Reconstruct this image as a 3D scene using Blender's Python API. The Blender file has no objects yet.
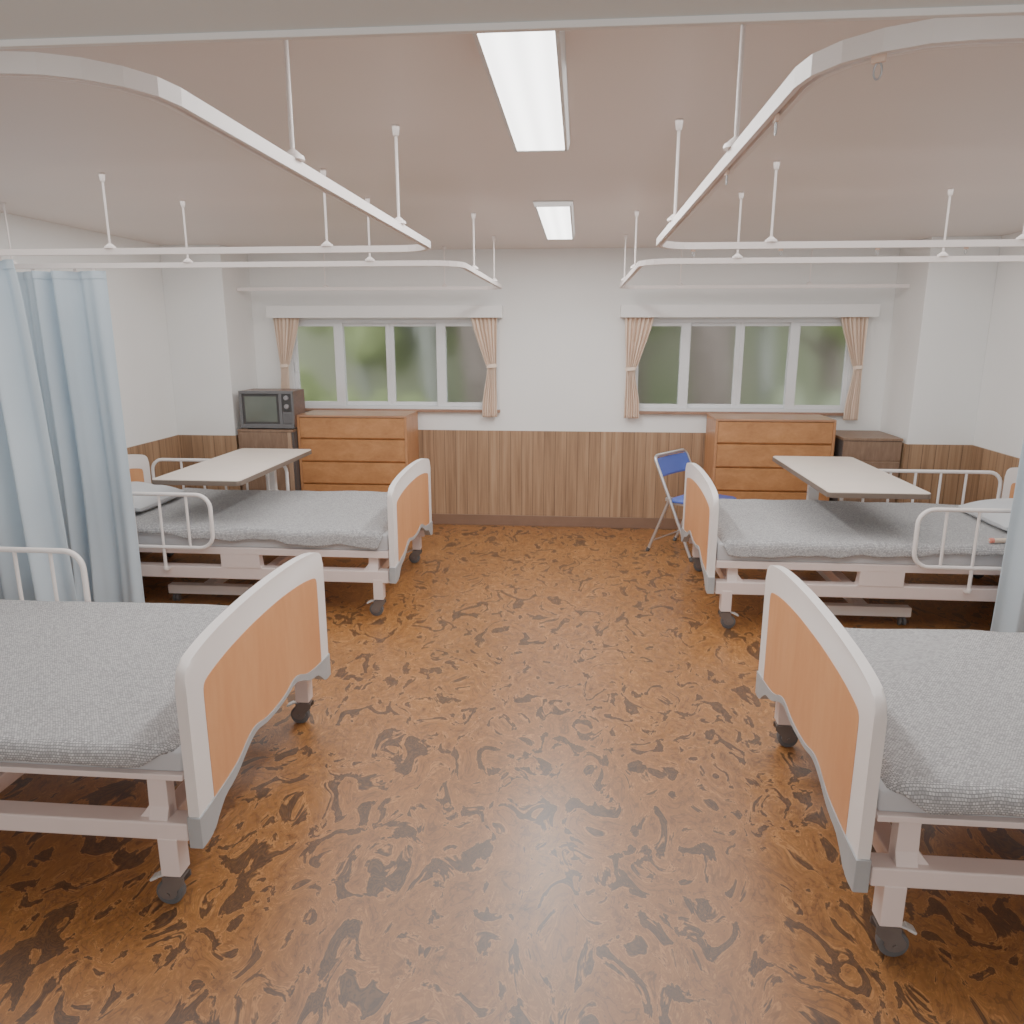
import bpy, bmesh, math, random
from math import sin, cos, pi, radians, atan, sqrt
from mathutils import Vector, Matrix, noise as mnoise

random.seed(7)
SC = bpy.context.scene
COL = SC.collection

# ------------------------------------------------------------------ helpers
class MB:
    """collects shapes into one bmesh"""
    def __init__(s):
        s.bm = bmesh.new()
        s.uv = None

    def _xf(s, vs, M):
        if M is not None:
            bmesh.ops.transform(s.bm, matrix=M, verts=vs)

    def box(s, x0, x1, y0, y1, z0, z1, bev=0.0, seg=2, M=None):
        t = bmesh.new()
        r = bmesh.ops.create_cube(t, size=1.0)
        for v in t.verts:
            v.co = Vector(((x0 + x1) / 2 + v.co.x * (x1 - x0), (y0 + y1) / 2 + v.co.y * (y1 - y0), (z0 + z1) / 2 + v.co.z * (z1 - z0)))
        if bev > 0:
            bmesh.ops.bevel(t, geom=list(t.edges), offset=bev, segments=seg, affect='EDGES', profile=0.5)
        s._merge(t, M)
        return s

    def _merge(s, t, M=None):
        if M is not None:
            bmesh.ops.transform(t, matrix=M, verts=list(t.verts))
        bmesh.ops.recalc_face_normals(t, faces=list(t.faces))
        me = bpy.data.meshes.new('tmp')
        t.to_mesh(me)
        t.free()
        s.bm.from_mesh(me)
        bpy.data.meshes.remove(me)

    def cyl(s, p, q, r0, r1=None, n=16, bev=0.0, caps=True):
        r1 = r0 if r1 is None else r1
        p, q = Vector(p), Vector(q)
        d = q - p
        L = d.length
        t = bmesh.new()
        bmesh.ops.create_cone(t, cap_ends=caps, segments=n, radius1=r0, radius2=r1, depth=L)
        if bev > 0:
            ed = [e for e in t.edges if abs(abs(e.verts[0].co.z) - L / 2) < 1e-6 and abs(e.verts[0].co.z - e.verts[1].co.z) < 1e-6]
            bmesh.ops.bevel(t, geom=ed, offset=bev, segments=2, affect='EDGES', profile=0.5)
        M = Matrix.Translation((p + q) / 2) @ d.to_track_quat('Z', 'Y').to_matrix().to_4x4()
        s._merge(t, M)
        return s

    def ball(s, c, r, sc=(1, 1, 1), sub=3):
        t = bmesh.new()
        bmesh.ops.create_icosphere(t, subdivisions=sub, radius=r)
        s._merge(t, Matrix.Translation(c) @ Matrix.Diagonal((*sc, 1)))
        return s

    def sweep(s, pts, prof, closed=False, up=None, caps=True):
        """sweep a closed 2-d profile along points; up fixes the frame"""
        pts = [Vector(p) for p in pts]
        n, m = len(pts), len(prof)
        t = bmesh.new()
        rings = []
        prev = None
        for i in range(n):
            if closed:
                a, b = pts[i - 1], pts[(i + 1) % n]
                d1 = (pts[i] - a).normalized(); d2 = (b - pts[i]).normalized()
            else:
                d1 = (pts[i] - pts[i - 1]).normalized() if i > 0 else (pts[1] - pts[0]).normalized()
                d2 = (pts[i + 1] - pts[i]).normalized() if i < n - 1 else d1
            d = (d1 + d2).normalized()
            if up is not None:
                U = Vector(up)
                U = (U - d * U.dot(d)).normalized()
            else:
                if prev is None:
                    U = Vector((0, 0, 1)) if abs(d.z) < 0.9 else Vector((1, 0, 0))
                else:
                    U = prev
                U = (U - d * U.dot(d)).normalized()
                prev = U
            R = d.cross(U)
            k = 1.0 / max(0.5, d.dot(d1))
            # mitre only across the bend plane
            bend = (d2 - d1)
            if bend.length > 1e-5:
                bn = bend.normalized()
            else:
                bn = None
            ring = []
            for (a_, b_) in prof:
                o = R * a_ + U * b_
                if bn is not None:
                    o = o + bn * (o.dot(bn)) * (k - 1)
                ring.append(t.verts.new(pts[i] + o))
            rings.append(ring)
        for i in range(n if closed else n - 1):
            A, B = rings[i], rings[(i + 1) % n]
            for j in range(m):
                t.faces.new((A[j], A[(j + 1) % m], B[(j + 1) % m], B[j]))
        if not closed and caps:
            t.faces.new(rings[0][::-1]); t.faces.new(rings[-1])
        s._merge(t)
        return s

    def tube(s, pts, r, closed=False, n=10):
        return s.sweep(pts, [(r * cos(2 * pi * k / n), r * sin(2 * pi * k / n)) for k in range(n)], closed)

    def prism(s, poly, a0, a1, axis='x', bev=0.0, M=None):
        """extrude polygon: axis x -> poly in (y,z); y -> (x,z); z -> (x,y)"""
        def P(u, v, a):
            return {'x': (a, u, v), 'y': (u, a, v), 'z': (u, v, a)}[axis]
        t = bmesh.new()
        A = [t.verts.new(P(u, v, a0)) for u, v in poly]
        B = [t.verts.new(P(u, v, a1)) for u, v in poly]
        n = len(poly)
        f0 = t.faces.new(A); f1 = t.faces.new(B[::-1])
        for i in range(n):
            t.faces.new((A[i], B[i], B[(i + 1) % n], A[(i + 1) % n]))
        if bev > 0:
            bmesh.ops.bevel(t, geom=list(f0.edges) + list(f1.edges), offset=bev, segments=2, affect='EDGES', profile=0.5)
        s._merge(t, M)
        return s

    def grid(s, nu, nv, fn, uvfn=None):
        uvl = s.bm.loops.layers.uv.verify() if uvfn else None
        V = [[s.bm.verts.new(fn(i / (nu - 1), j / (nv - 1))) for j in range(nv)] for i in range(nu)]
        for i in range(nu - 1):
            for j in range(nv - 1):
                f = s.bm.faces.new((V[i][j], V[i + 1][j], V[i + 1][j + 1], V[i][j + 1]))
                if uvl:
                    for lp, (a, b) in zip(f.loops, ((i, j), (i + 1, j), (i + 1, j + 1), (i, j + 1))):
                        lp[uvl].uv = uvfn(a / (nu - 1), b / (nv - 1))
        return s

    def build(s, name, mat, parent=None, smooth=True, loc=None):
        me = bpy.data.meshes.new(name)
        s.bm.normal_update()
        s.bm.to_mesh(me)
        s.bm.free()
        if mat is not None:
            me.materials.append(mat)
        if smooth:
            me.polygons.foreach_set('use_smooth', [True] * len(me.polygons))
            try:
                me.set_sharp_from_angle(angle=radians(38))
            except Exception:
                pass
        o = bpy.data.objects.new(name, me)
        COL.objects.link(o)
        if parent is not None:
            o.parent = parent
        if loc is not None:
            o.location = loc
        return o


def tag(o, label=None, cat=None, group=None, kind=None):
    if label: o['label'] = label
    if cat: o['category'] = cat
    if group: o['group'] = group
    if kind: o['kind'] = kind
    return o


def thing(name, label, cat, loc=(0, 0, 0), rz=0.0, group=None):
    o = bpy.data.objects.new(name, None)
    o.empty_display_size = 0.1
    COL.objects.link(o)
    o.location = loc
    o.rotation_euler = (0, 0, rz)
    return tag(o, label, cat, group)


def copy_tree(o, parent=None):
    c = o.copy()
    COL.objects.link(c)
    c.parent = parent
    for ch in list(o.children):
        copy_tree(ch, c)
    return c


def dup(root, loc, rz, label):
    r = copy_tree(root)
    r.location = loc
    r.rotation_euler = (0, 0, rz)
    r['label'] = label
    return r

# ------------------------------------------------------------------ materials
def srgb(r, g, b):
    def f(c):
        c /= 255.0
        return c / 12.92 if c <= 0.04045 else ((c + 0.055) / 1.055) ** 2.4
    return (f(r), f(g), f(b), 1.0)


class NT:
    def __init__(s, name):
        s.m = bpy.data.materials.new(name)
        s.m.use_nodes = True
        s.t = s.m.node_tree
        s.n = s.t.nodes
        s.bsdf = s.n['Principled BSDF']
        s.out = s.n['Material Output']

    def node(s, typ, **kw):
        nd = s.n.new(typ)
        for k, v in kw.items():
            setattr(nd, k, v)
        return nd

    def link(s, a, b):
        s.t.links.new(a, b)

    def val(s, sock, v):
        if hasattr(v, 'is_output') or isinstance(v, bpy.types.NodeSocket):
            s.link(v, sock)
        else:
            sock.default_value = v

    def math(s, op, a, b=0.0, c=None):
        nd = s.node('ShaderNodeMath', operation=op)
        s.val(nd.inputs[0], a); s.val(nd.inputs[1], b)
        if c is not None: s.val(nd.inputs[2], c)
        return nd.outputs[0]

    def coords(s, kind='Object', scale=(1, 1, 1), loc=(0, 0, 0), rot=(0, 0, 0)):
        tc = s.node('ShaderNodeTexCoord')
        mp = s.node('ShaderNodeMapping')
        mp.inputs['Scale'].default_value = scale
        mp.inputs['Location'].default_value = loc
        mp.inputs['Rotation'].default_value = rot
        s.link(tc.outputs[kind], mp.inputs['Vector'])
        return mp.outputs[0]

    def noise(s, vec, scale, detail=2.0, rough=0.5, dist=0.0):
        nd = s.node('ShaderNodeTexNoise')
        s.link(vec, nd.inputs['Vector'])
        nd.inputs['Scale'].default_value = scale
        nd.inputs['Detail'].default_value = detail
        nd.inputs['Roughness'].default_value = rough
        nd.inputs['Distortion'].default_value = dist
        return nd

    def ramp(s, fac, stops, interp='LINEAR'):
        nd = s.node('ShaderNodeValToRGB')
        cr = nd.color_ramp
        cr.interpolation = interp
        while len(cr.elements) > 1:
            cr.elements.remove(cr.elements[-1])
        cr.elements[0].position = stops[0][0]; cr.elements[0].color = stops[0][1]
        for p, c in stops[1:]:
            e = cr.elements.new(p); e.color = c
        s.link(fac, nd.inputs[0])
        return nd.outputs[0]

    def mix(s, fac, a, b, mode='MIX'):
        nd = s.node('ShaderNodeMix', data_type='RGBA', blend_type=mode)
        s.val(nd.inputs[0], fac); s.val(nd.inputs[6], a); s.val(nd.inputs[7], b)
        return nd.outputs[2]

    def bump(s, height, strength=0.2, dist=0.01):
        nd = s.node('ShaderNodeBump')
        nd.inputs['Strength'].default_value = strength
        nd.inputs['Distance'].default_value = dist
        s.link(height, nd.inputs['Height'])
        s.link(nd.outputs[0], s.bsdf.inputs['Normal'])


def paint(name, col, rough=0.5, var=0.05, scale=6.0, metal=0.0, bump=0.0, spec=0.5):
    """plain painted / plastic / metal surface with a slight procedural variation"""
    k = NT(name)
    v = k.coords()
    n = k.noise(v, scale, 3)
    c2 = tuple(max(0, x * (1 - var * 2)) for x in col[:3]) + (1,)
    c1 = tuple(min(1, x * (1 + var)) for x in col[:3]) + (1,)
    k.link(k.ramp(n.outputs['Fac'], [(0.3, c2), (0.7, c1)]), k.bsdf.inputs['Base Color'])
    k.bsdf.inputs['Roughness'].default_value = rough
    k.bsdf.inputs['Metallic'].default_value = metal
    k.bsdf.inputs['Specular IOR Level'].default_value = spec
    if bump:
        n2 = k.noise(v, scale * 30, 2)
        k.bump(n2.outputs['Fac'], bump, 0.002)
    return k.m


def wood(name, dark, mid, light, rough=0.4, scale=(1, 1, 1), nscale=4.0, burl=0.0):
    k = NT(name)
    v = k.coords(scale=scale)
    n = k.noise(v, nscale, 6, 0.6, 0.6)
    n2 = k.noise(v, nscale * 5, 4, 0.6, 0.3)
    f = k.math('ADD', k.math('MULTIPLY', n.outputs['Fac'], 0.7), k.math('MULTIPLY', n2.outputs['Fac'], 0.3))
    k.link(k.ramp(f, [(0.34, dark), (0.5, mid), (0.66, light)]), k.bsdf.inputs['Base Color'])
    k.bsdf.inputs['Roughness'].default_value = rough
    return k.m


def plank_mat(name, axis):
    """vertical wood boards; boards are counted along the axis"""
    k = NT(name)
    tc = k.node('ShaderNodeTexCoord')
    sep = k.node('ShaderNodeSeparateXYZ')
    k.link(tc.outputs['Object'], sep.inputs[0])
    a = sep.outputs[axis]
    idx = k.math('MULTIPLY', a, 1 / 0.0985)
    fl = k.math('FLOOR', idx)
    fr = k.math('FRACT', idx)
    wn = k.node('ShaderNodeTexWhiteNoise', noise_dimensions='1D')
    k.link(fl, wn.inputs['W'])
    sc = (26, 26, 1.1)
    mp = k.node('ShaderNodeMapping'); mp.inputs['Scale'].default_value = sc
    k.link(tc.outputs['Object'], mp.inputs['Vector'])
    comb = k.node('ShaderNodeCombineXYZ')
    k.link(k.math('MULTIPLY', wn.outputs['Value'], 37.0), comb.inputs[2])
    add = k.node('ShaderNodeVectorMath', operation='ADD')
    k.link(mp.outputs[0], add.inputs[0]); k.link(comb.outputs[0], add.inputs[1])
    n = k.noise(add.outputs[0], 1.0, 5, 0.62, 0.3)
    f = k.math('ADD', k.math('MULTIPLY', n.outputs['Fac'], 0.85), k.math('MULTIPLY', wn.outputs['Value'], 0.13))
    c = k.ramp(f, [(0.3, srgb(112, 84, 60)), (0.5, srgb(146, 114, 84)), (0.72, srgb(170, 138, 106))])
    g = k.math('LESS_THAN', k.math('ABSOLUTE', k.math('SUBTRACT', fr, 0.5)), 0.478)
    c = k.mix(g, srgb(84, 62, 46), c)
    k.link(c, k.bsdf.inputs['Base Color'])
    k.bsdf.inputs['Roughness'].default_value = 0.5
    return k.m


def floor_mat():
    k = NT('burl_floor')
    v = k.coords(scale=(1.0, 0.62, 1.0))
    w = k.noise(v, 3.2, 2, 0.5)
    sub = k.node('ShaderNodeVectorMath', operation='MULTIPLY_ADD')
    k.link(w.outputs['Color'], sub.inputs[0])
    sub.inputs[1].default_value = (0.2, 0.2, 0.0)
    k.link(v, sub.inputs[2])
    n = k.noise(sub.outputs[0], 9.0, 5.0, 0.56, 1.7)
    fine = k.noise(sub.outputs[0], 34, 4, 0.6, 1.2)
    f = n.outputs['Fac']
    dk, dk2 = srgb(56, 38, 24), srgb(70, 47, 29)
    vein = srgb(174, 120, 66)
    base = k.ramp(f, [(0.0, dk), (0.425, dk2), (0.438, srgb(104, 69, 38)), (0.446, vein), (0.460, vein), (0.476, srgb(128, 82, 39)),
                      (0.50, srgb(136, 88, 41)), (0.512, srgb(164, 111, 57)), (0.53, srgb(130, 84, 39)), (0.585, srgb(144, 94, 45)),
                      (0.595, srgb(94, 61, 33)), (0.63, srgb(136, 88, 42)), (1.0, srgb(154, 102, 50))])
    # contour-like fine veins
    wv = k.math('SINE', k.math('MULTIPLY', f, 120.0))
    wv = k.math('MULTIPLY', k.math('ADD', wv, 1.0), 0.5)
    c = k.mix(k.math('MULTIPLY', wv, 0.16), base, srgb(176, 122, 64))
    fr = k.ramp(fine.outputs['Fac'], [(0.3, (0.62, 0.62, 0.62, 1)), (0.55, (1, 1, 1, 1)), (0.75, (1.0, 1.0, 1.0, 1))])
    c = k.mix(0.85, c, fr, 'MULTIPLY')
    sm = k.noise(sub.outputs[0], 21.0, 3.0, 0.55, 1.2)
    c = k.mix(0.55, c, k.ramp(sm.outputs['Fac'], [(0.36, (0.55, 0.52, 0.5, 1)), (0.40, (1.0, 1.0, 1.0, 1)), (0.415, (1.25, 1.25, 1.25, 1)), (0.43, (1, 1, 1, 1))]), 'MULTIPLY')
    big = k.noise(v, 1.3, 2)
    c = k.mix(0.5, c, k.ramp(big.outputs['Fac'], [(0.35, (0.7, 0.7, 0.7, 1)), (0.6, (1, 1, 1, 1))]), 'MULTIPLY')
    k.link(c, k.bsdf.inputs['Base Color'])
    rr = k.noise(v, 2.0, 3)
    k.link(k.ramp(rr.outputs['Fac'], [(0.3, (0.3,) * 3 + (1,)), (0.7, (0.38,) * 3 + (1,))]), k.bsdf.inputs['Roughness'])
    k.bsdf.inputs['Specular IOR Level'].default_value = 0.8
    return k.m


def knit_mat():
    k = NT('grey_knit')
    tc = k.node('ShaderNodeTexCoord')
    br = k.node('ShaderNodeTexBrick')
    mp = k.node('ShaderNodeMapping')
    k.link(tc.outputs['UV'], mp.inputs['Vector'])
    wob = k.noise(mp.outputs[0], 9, 2)
    ad = k.node('ShaderNodeVectorMath', operation='MULTIPLY_ADD')
    k.link(wob.outputs['Color'], ad.inputs[0]); ad.inputs[1].default_value = (0.012, 0.012, 0)
    k.link(mp.outputs[0], ad.inputs[2])
    k.link(ad.outputs[0], br.inputs['Vector'])
    br.inputs['Color1'].default_value = srgb(206, 206, 206)
    br.inputs['Color2'].default_value = srgb(150, 150, 151)
    br.inputs['Mortar'].default_value = srgb(130, 130, 132)
    br.inputs['Scale'].default_value = 1.0
    br.inputs['Brick Width'].default_value = 0.0085
    br.inputs['Row Height'].default_value = 0.0060
    br.inputs['Mortar Size'].default_value = 0.0011
    br.inputs['Mortar Smooth'].default_value = 0.4
    br.inputs['Bias'].default_value = -0.1
    pn = k.noise(mp.outputs[0], 45, 4, 0.65)
    c = k.mix(0.3, br.outputs['Color'], k.ramp(pn.outputs['Fac'], [(0.35, (0.66, 0.66, 0.67, 1)), (0.62, (1, 1, 1, 1))]), 'MULTIPLY')
    k.link(c, k.bsdf.inputs['Base Color'])
    k.bsdf.inputs['Roughness'].default_value = 0.9
    k.bsdf.inputs['Specular IOR Level'].default_value = 0.15
    k.bump(br.outputs['Fac'], -0.25, 0.003)
    return k.m


def cloth_mat(name, c1, c2, stripe=0.0, rough=0.85, weave=260, trans=0.0):
    k = NT(name)
    v = k.coords()
    n = k.noise(v, 3.0, 4)
    col = k.ramp(n.outputs['Fac'], [(0.3, c1), (0.7, c2)])
    k.link(col, k.bsdf.inputs['Base Color'])
    k.bsdf.inputs['Roughness'].default_value = rough
    k.bsdf.inputs['Specular IOR Level'].default_value = 0.2
    n2 = k.noise(v, weave, 2)
    k.bump(n2.outputs['Fac'], 0.12, 0.001)
    return k.m


def emit_mat(name, strength):
    k = NT(name)
    # fluorescent tubes show softly through the diffuser
    v = k.coords()
    sep = k.node('ShaderNodeSeparateXYZ'); k.link(v, sep.inputs[0])
    wv = k.math('COSINE', k.math('MULTIPLY', sep.outputs[0], 2 * pi / 0.075))
    st = k.math('MULTIPLY_ADD', wv, -0.12 * strength, strength)
    k.bsdf.inputs['Base Color'].default_value = (0.9, 0.9, 0.9, 1)
    k.bsdf.inputs['Emission Color'].default_value = (1.0, 0.985, 0.97, 1)
    k.link(st, k.bsdf.inputs['Emission Strength'])
    return k.m


def glass_mat():
    k = NT('hazy_glass')
    k.bsdf.inputs['Base Color'].default_value = (0.93, 0.95, 0.93, 1)
    k.bsdf.inputs['Transmission Weight'].default_value = 1.0
    k.bsdf.inputs['IOR'].default_value = 1.12
    n = k.noise(k.coords(), 3, 2)
    k.link(k.ramp(n.outputs['Fac'], [(0.3, (0.3,) * 3 + (1,)), (0.7, (0.38,) * 3 + (1,))]), k.bsdf.inputs['Roughness'])
    k.bsdf.inputs['Specular IOR Level'].default_value = 0.4
    return k.m


def leaf_mat(name, a, b, c, scale=5):
    k = NT(name)
    v = k.coords()
    n = k.noise(v, scale, 5, 0.65)
    k.link(k.ramp(n.outputs['Fac'], [(0.3, a), (0.52, b), (0.72, c)]), k.bsdf.inputs['Base Color'])
    k.bsdf.inputs['Roughness'].default_value = 0.8
    return k.m


M = {}
M['wall'] = paint('white_wall_paint', srgb(240, 240, 238), 0.85, 0.012, 2.0, bump=0.05, spec=0.2)
M['ceiling'] = paint('ceiling_paint', srgb(226, 214, 206), 0.45, 0.015, 1.0, spec=0.4)
M['lintel'] = paint('lintel_paint', srgb(232, 244, 248), 0.6, 0.01, 1.5)
M['white_trim'] = paint('white_trim_paint', srgb(238, 237, 235), 0.45, 0.01)
M['floor'] = floor_mat()
M['plank_x'] = plank_mat('wainscot_boards_x', 0)
M['plank_y'] = plank_mat('wainscot_boards_y', 1)
M['baseboard'] = paint('brown_vinyl_base', srgb(112, 84, 65), 0.5, 0.05)
M['sill'] = wood('brown_sill', srgb(110, 80, 62), srgb(138, 104, 84), srgb(156, 124, 102), 0.45, (0.6, 6, 6))
M['alu'] = paint('window_aluminium', srgb(226, 228, 230), 0.35, 0.02)
M['glass'] = glass_mat()
M['bed_frame'] = paint('warm_white_steel', srgb(232, 216, 211), 0.42, 0.015)
M['bed_board'] = paint('white_board_plastic', srgb(238, 232, 229), 0.4, 0.01)
M['bed_panel'] = wood('orange_beech_panel', srgb(198, 134, 86), srgb(206, 143, 94), srgb(213, 152, 103), 0.42, (2, 2, 0.5), 3)
M['bumper'] = paint('grey_bumper', srgb(160, 163, 165), 0.5, 0.03, bump=0.05)
M['guard'] = paint('white_coated_tube', srgb(242, 236, 233), 0.35, 0.01)
M['mattress'] = cloth_mat('mattress_vinyl', srgb(184, 185, 188), srgb(192, 193, 196), weave=90)
M['blanket'] = knit_mat()
M['pillow'] = cloth_mat('pillow_cloth', srgb(196, 200, 204), srgb(210, 213, 216), weave=140)
M['rubber'] = paint('dark_rubber', srgb(82, 83, 85), 0.6, 0.05)
M['zinc'] = paint('zinc_fork', srgb(108, 100, 96), 0.45, 0.12, metal=0.35)
M['pedal'] = paint('pale_pedal', srgb(206, 206, 204), 0.45, 0.03)
M['table'] = paint('cream_laminate', srgb(232, 219, 207), 0.38, 0.015)
M['table_edge'] = paint('taupe_edging', srgb(104, 92, 82), 0.55, 0.03)
M['table_metal'] = paint('white_table_steel', srgb(234, 233, 232), 0.4, 0.01)
M['dresser_body'] = wood('orange_wood_case', srgb(152, 102, 64), srgb(166, 114, 72), srgb(180, 128, 84), 0.42, (5, 5, 1.2), 3)
M['dresser_front'] = wood('orange_burl_front', srgb(150, 98, 54), srgb(168, 114, 66), srgb(184, 128, 78), 0.42, (1.4, 1.4, 2.4), 4)
M['dresser_top'] = wood('dresser_top_wood', srgb(144, 100, 70), srgb(158, 114, 82), srgb(172, 128, 94), 0.4, (1, 5, 5), 3)
M['cab'] = wood('brown_cabinet', srgb(104, 80, 62), srgb(120, 94, 74), srgb(134, 108, 87), 0.5, (12, 12, 2), 3)
M['cab_edge'] = wood('cabinet_edge', srgb(140, 112, 90), srgb(152, 124, 100), srgb(164, 136, 112), 0.5, (12, 12, 2), 3)
M['cab_dark'] = paint('dark_cabinet_side', srgb(66, 60, 58), 0.6, 0.05)
M['tv_case'] = paint('tv_case_grey', srgb(92, 92, 94), 0.45, 0.05)
M['tv_wood'] = wood('tv_wood_veneer', srgb(78, 56, 46), srgb(96, 70, 58), srgb(112, 84, 70), 0.4, (4, 4, 10))
M['tv_screen'] = paint('tv_screen_glass', srgb(92, 98, 90), 0.15, 0.03)
M['tv_dark'] = paint('tv_dark', srgb(48, 46, 46), 0.45, 0.05)
M['tv_silver'] = paint('tv_silver', srgb(150, 148, 150), 0.35, 0.04, metal=0.4)
M['chrome'] = paint('chair_chrome', srgb(206, 206, 208), 0.28, 0.03, metal=0.75)
M['blue'] = paint('blue_vinyl', srgb(70, 92, 172), 0.45, 0.05, bump=0.06)
M['rail'] = paint('rail_white', srgb(240, 231, 227), 0.4, 0.01)
M['rail_groove'] = paint('rail_groove', srgb(150, 138, 132), 0.6, 0.02)
M['runner'] = paint('runner_cream', srgb(226, 196, 176), 0.5, 0.04)
M['hook'] = paint('hook_steel', srgb(170, 170, 172), 0.35, 0.04, metal=0.5)
M['bedcurtain'] = cloth_mat('light_blue_curtain', srgb(196, 213, 225), srgb(203, 219, 230), weave=200)
M['wincurtain'] = cloth_mat('beige_curtain', srgb(236, 214, 194), srgb(242, 222, 204), weave=200)
M['lamp_case'] = paint('lamp_case', srgb(214, 212, 210), 0.45, 0.01)
M['diffuser'] = emit_mat('lamp_diffuser', 9.0)
M['handset'] = paint('beige_handset', srgb(232, 212, 192), 0.45, 0.03)
M['pink'] = paint('pink_ring', srgb(232, 138, 118), 0.45, 0.04)
M['soil'] = leaf_mat('outside_ground', srgb(88, 80, 62), srgb(104, 112, 70), srgb(124, 128, 84))
M['leaf_a'] = leaf_mat('fresh_leaves', srgb(104, 112, 74), srgb(138, 148, 92), srgb(172, 178, 124), 6)
M['leaf_b'] = leaf_mat('dull_leaves', srgb(106, 110, 88), srgb(136, 140, 110), srgb(164, 166, 136), 6)
M['bark'] = leaf_mat('brown_bark', srgb(96, 82, 74), srgb(120, 104, 96), srgb(142, 126, 118), 8)
M['pale_bark'] = leaf_mat('pale_bark', srgb(150, 148, 138), srgb(172, 170, 160), srgb(190, 188, 178), 8)
M['stone'] = leaf_mat('mossy_stone_wall', srgb(116, 126, 84), srgb(140, 140, 112), srgb(158, 150, 132), 0.7)

# ------------------------------------------------------------------ camera
cam_d = bpy.data.cameras.new('camera')
F = 760.0
cam_d.sensor_width = 36.0
cam_d.lens = F / 1024 * 36.0
cam_d.clip_start = 0.05
pitch = atan(179 / F)
yaw = atan(68 * cos(pitch) / F)
H = 1.7
cam = bpy.data.objects.new('camera', cam_d)
COL.objects.link(cam)
cam.location = (0, 0, H)
cam.rotation_euler = (pi / 2 - pitch, 0, yaw)
SC.camera = cam

# ------------------------------------------------------------------ room shell
CX = -0.162                       # room axis
XL, XR = -3.372, 3.03
YB, YF = 6.666, 0.9
ZC = 2.385
COLF = 6.14                       # front of the corner pillars
CLX, CRX = -2.868, 2.545


def S(o):
    return tag(o, kind='structure')


m = MB(); m.box(XL - 0.2, XR + 0.2, -2.6, YB + 0.16, -0.12, 0)
S(m.build('floor', M['floor'], smooth=False))
m = MB(); m.box(XL - 0.2, XR + 0.2, -2.6, YB + 0.16, ZC, ZC + 0.12)
S(m.build('ceiling', M['ceiling'], smooth=False))
m = MB(); m.box(XL - 0.16, XL, -2.6, YB + 0.16, 0, ZC)
S(m.build('wall_left', M['wall'], smooth=False))
m = MB(); m.box(XR, XR + 0.16, -2.6, YB + 0.16, 0, ZC)
S(m.build('wall_right', M['wall'], smooth=False))
# back wall with two window openings
WZ0, WZ1 = 1.045, 1.812
WL = (-2.545, -0.688)
WR = (0.445, 2.265)
m = MB()
for x0, x1, z0, z1 in ((XL, XR, 0, WZ0), (XL, XR, WZ1, ZC), (XL, WL[0], WZ0, WZ1), (WL[1], WR[0], WZ0, WZ1), (WR[1], XR, WZ0, WZ1)):
    m.box(x0, x1, YB, YB + 0.16, z0, z1)
S(m.build('wall_back', M['wall'], smooth=False))
m = MB(); m.box(XL, CLX, COLF, YB, 0, ZC, 0.004)
S(m.build('wall_pillar_left', M['wall'], smooth=False))
m = MB(); m.box(CRX, XR, COLF - 0.04, YB, 0, ZC, 0.004)
S(m.build('wall_pillar_right', M['wall'], smooth=False))
# lintel of the wide opening the ward is seen through
m = MB(); m.box(XL, XR, YF - 0.45, YF, 2.0185, ZC, 0)
m.box(XL, XL + 0.9, YF - 0.45, YF, 0, 2.0185); m.box(XR - 0.9, XR, YF - 0.45, YF, 0, 2.0185)
S(m.build('wall_front', M['lintel'], smooth=False))
m = MB(); m.box(XL + 0.9, XR - 0.9, YF - 0.006, YF + 0.003, 2.0118, 2.0193, 0.001)
S(m.build('trim_1', M['white_trim'], smooth=False))
# unseen corridor wall behind the camera, added to cut the world light
m = MB(); m.box(XL, XR, -2.6, -2.5, 0, ZC)
S(m.build('wall_corridor', M['wall'], smooth=False))

# wainscot boards and skirting
T = 0.012
WZ = 0.862
def wains(name, x0, x1, y0, y1, ax):
    b = MB(); b.box(x0, x1, y0, y1, 0.09, WZ, 0.002)
    S(b.build(name, M['plank_x' if ax == 'x' else 'plank_y'], smooth=False))
wains('trim_2', CLX, CRX, YB - T, YB, 'x')
wains('trim_3', XL, CLX + T, COLF - T, COLF, 'x')
wains('trim_4', CLX, CLX + T, COLF, YB - T, 'y')
wains('trim_5', XL, XL + T, 1.0, COLF - T, 'y')
wains('trim_6', CRX - T, XR, COLF - 0.04 - T, COLF - 0.04, 'x')
wains('trim_7', CRX - T, CRX, COLF - 0.04, YB - T, 'y')
wains('trim_8', XR - T, XR, 1.0, COLF - 0.04 - T, 'y')
B = 0.02
m = MB()
m.box(CLX, CRX, YB - B, YB, 0, 0.098, 0.003)
S(m.build('baseboard_back', M['baseboard'], smooth=False))
m = MB()
m.box(XL, XL + B, 1.0, COLF, 0, 0.098, 0.003); m.box(XL, CLX + B, COLF - B, COLF, 0, 0.098, 0.003); m.box(CLX, CLX + B, COLF, YB - B, 0, 0.098, 0.003)
S(m.build('baseboard_left', M['baseboard'], smooth=False))
m = MB()
m.box(XR - B, XR, 1.0, COLF, 0, 0.098, 0.003); m.box(CRX - B, XR, COLF - 0.04 - B, COLF - 0.04, 0, 0.098, 0.003); m.box(CRX - B, CRX, COLF - 0.04, YB - B, 0, 0.098, 0.003)
S(m.build('baseboard_right', M['baseboard'], smooth=False))

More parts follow.
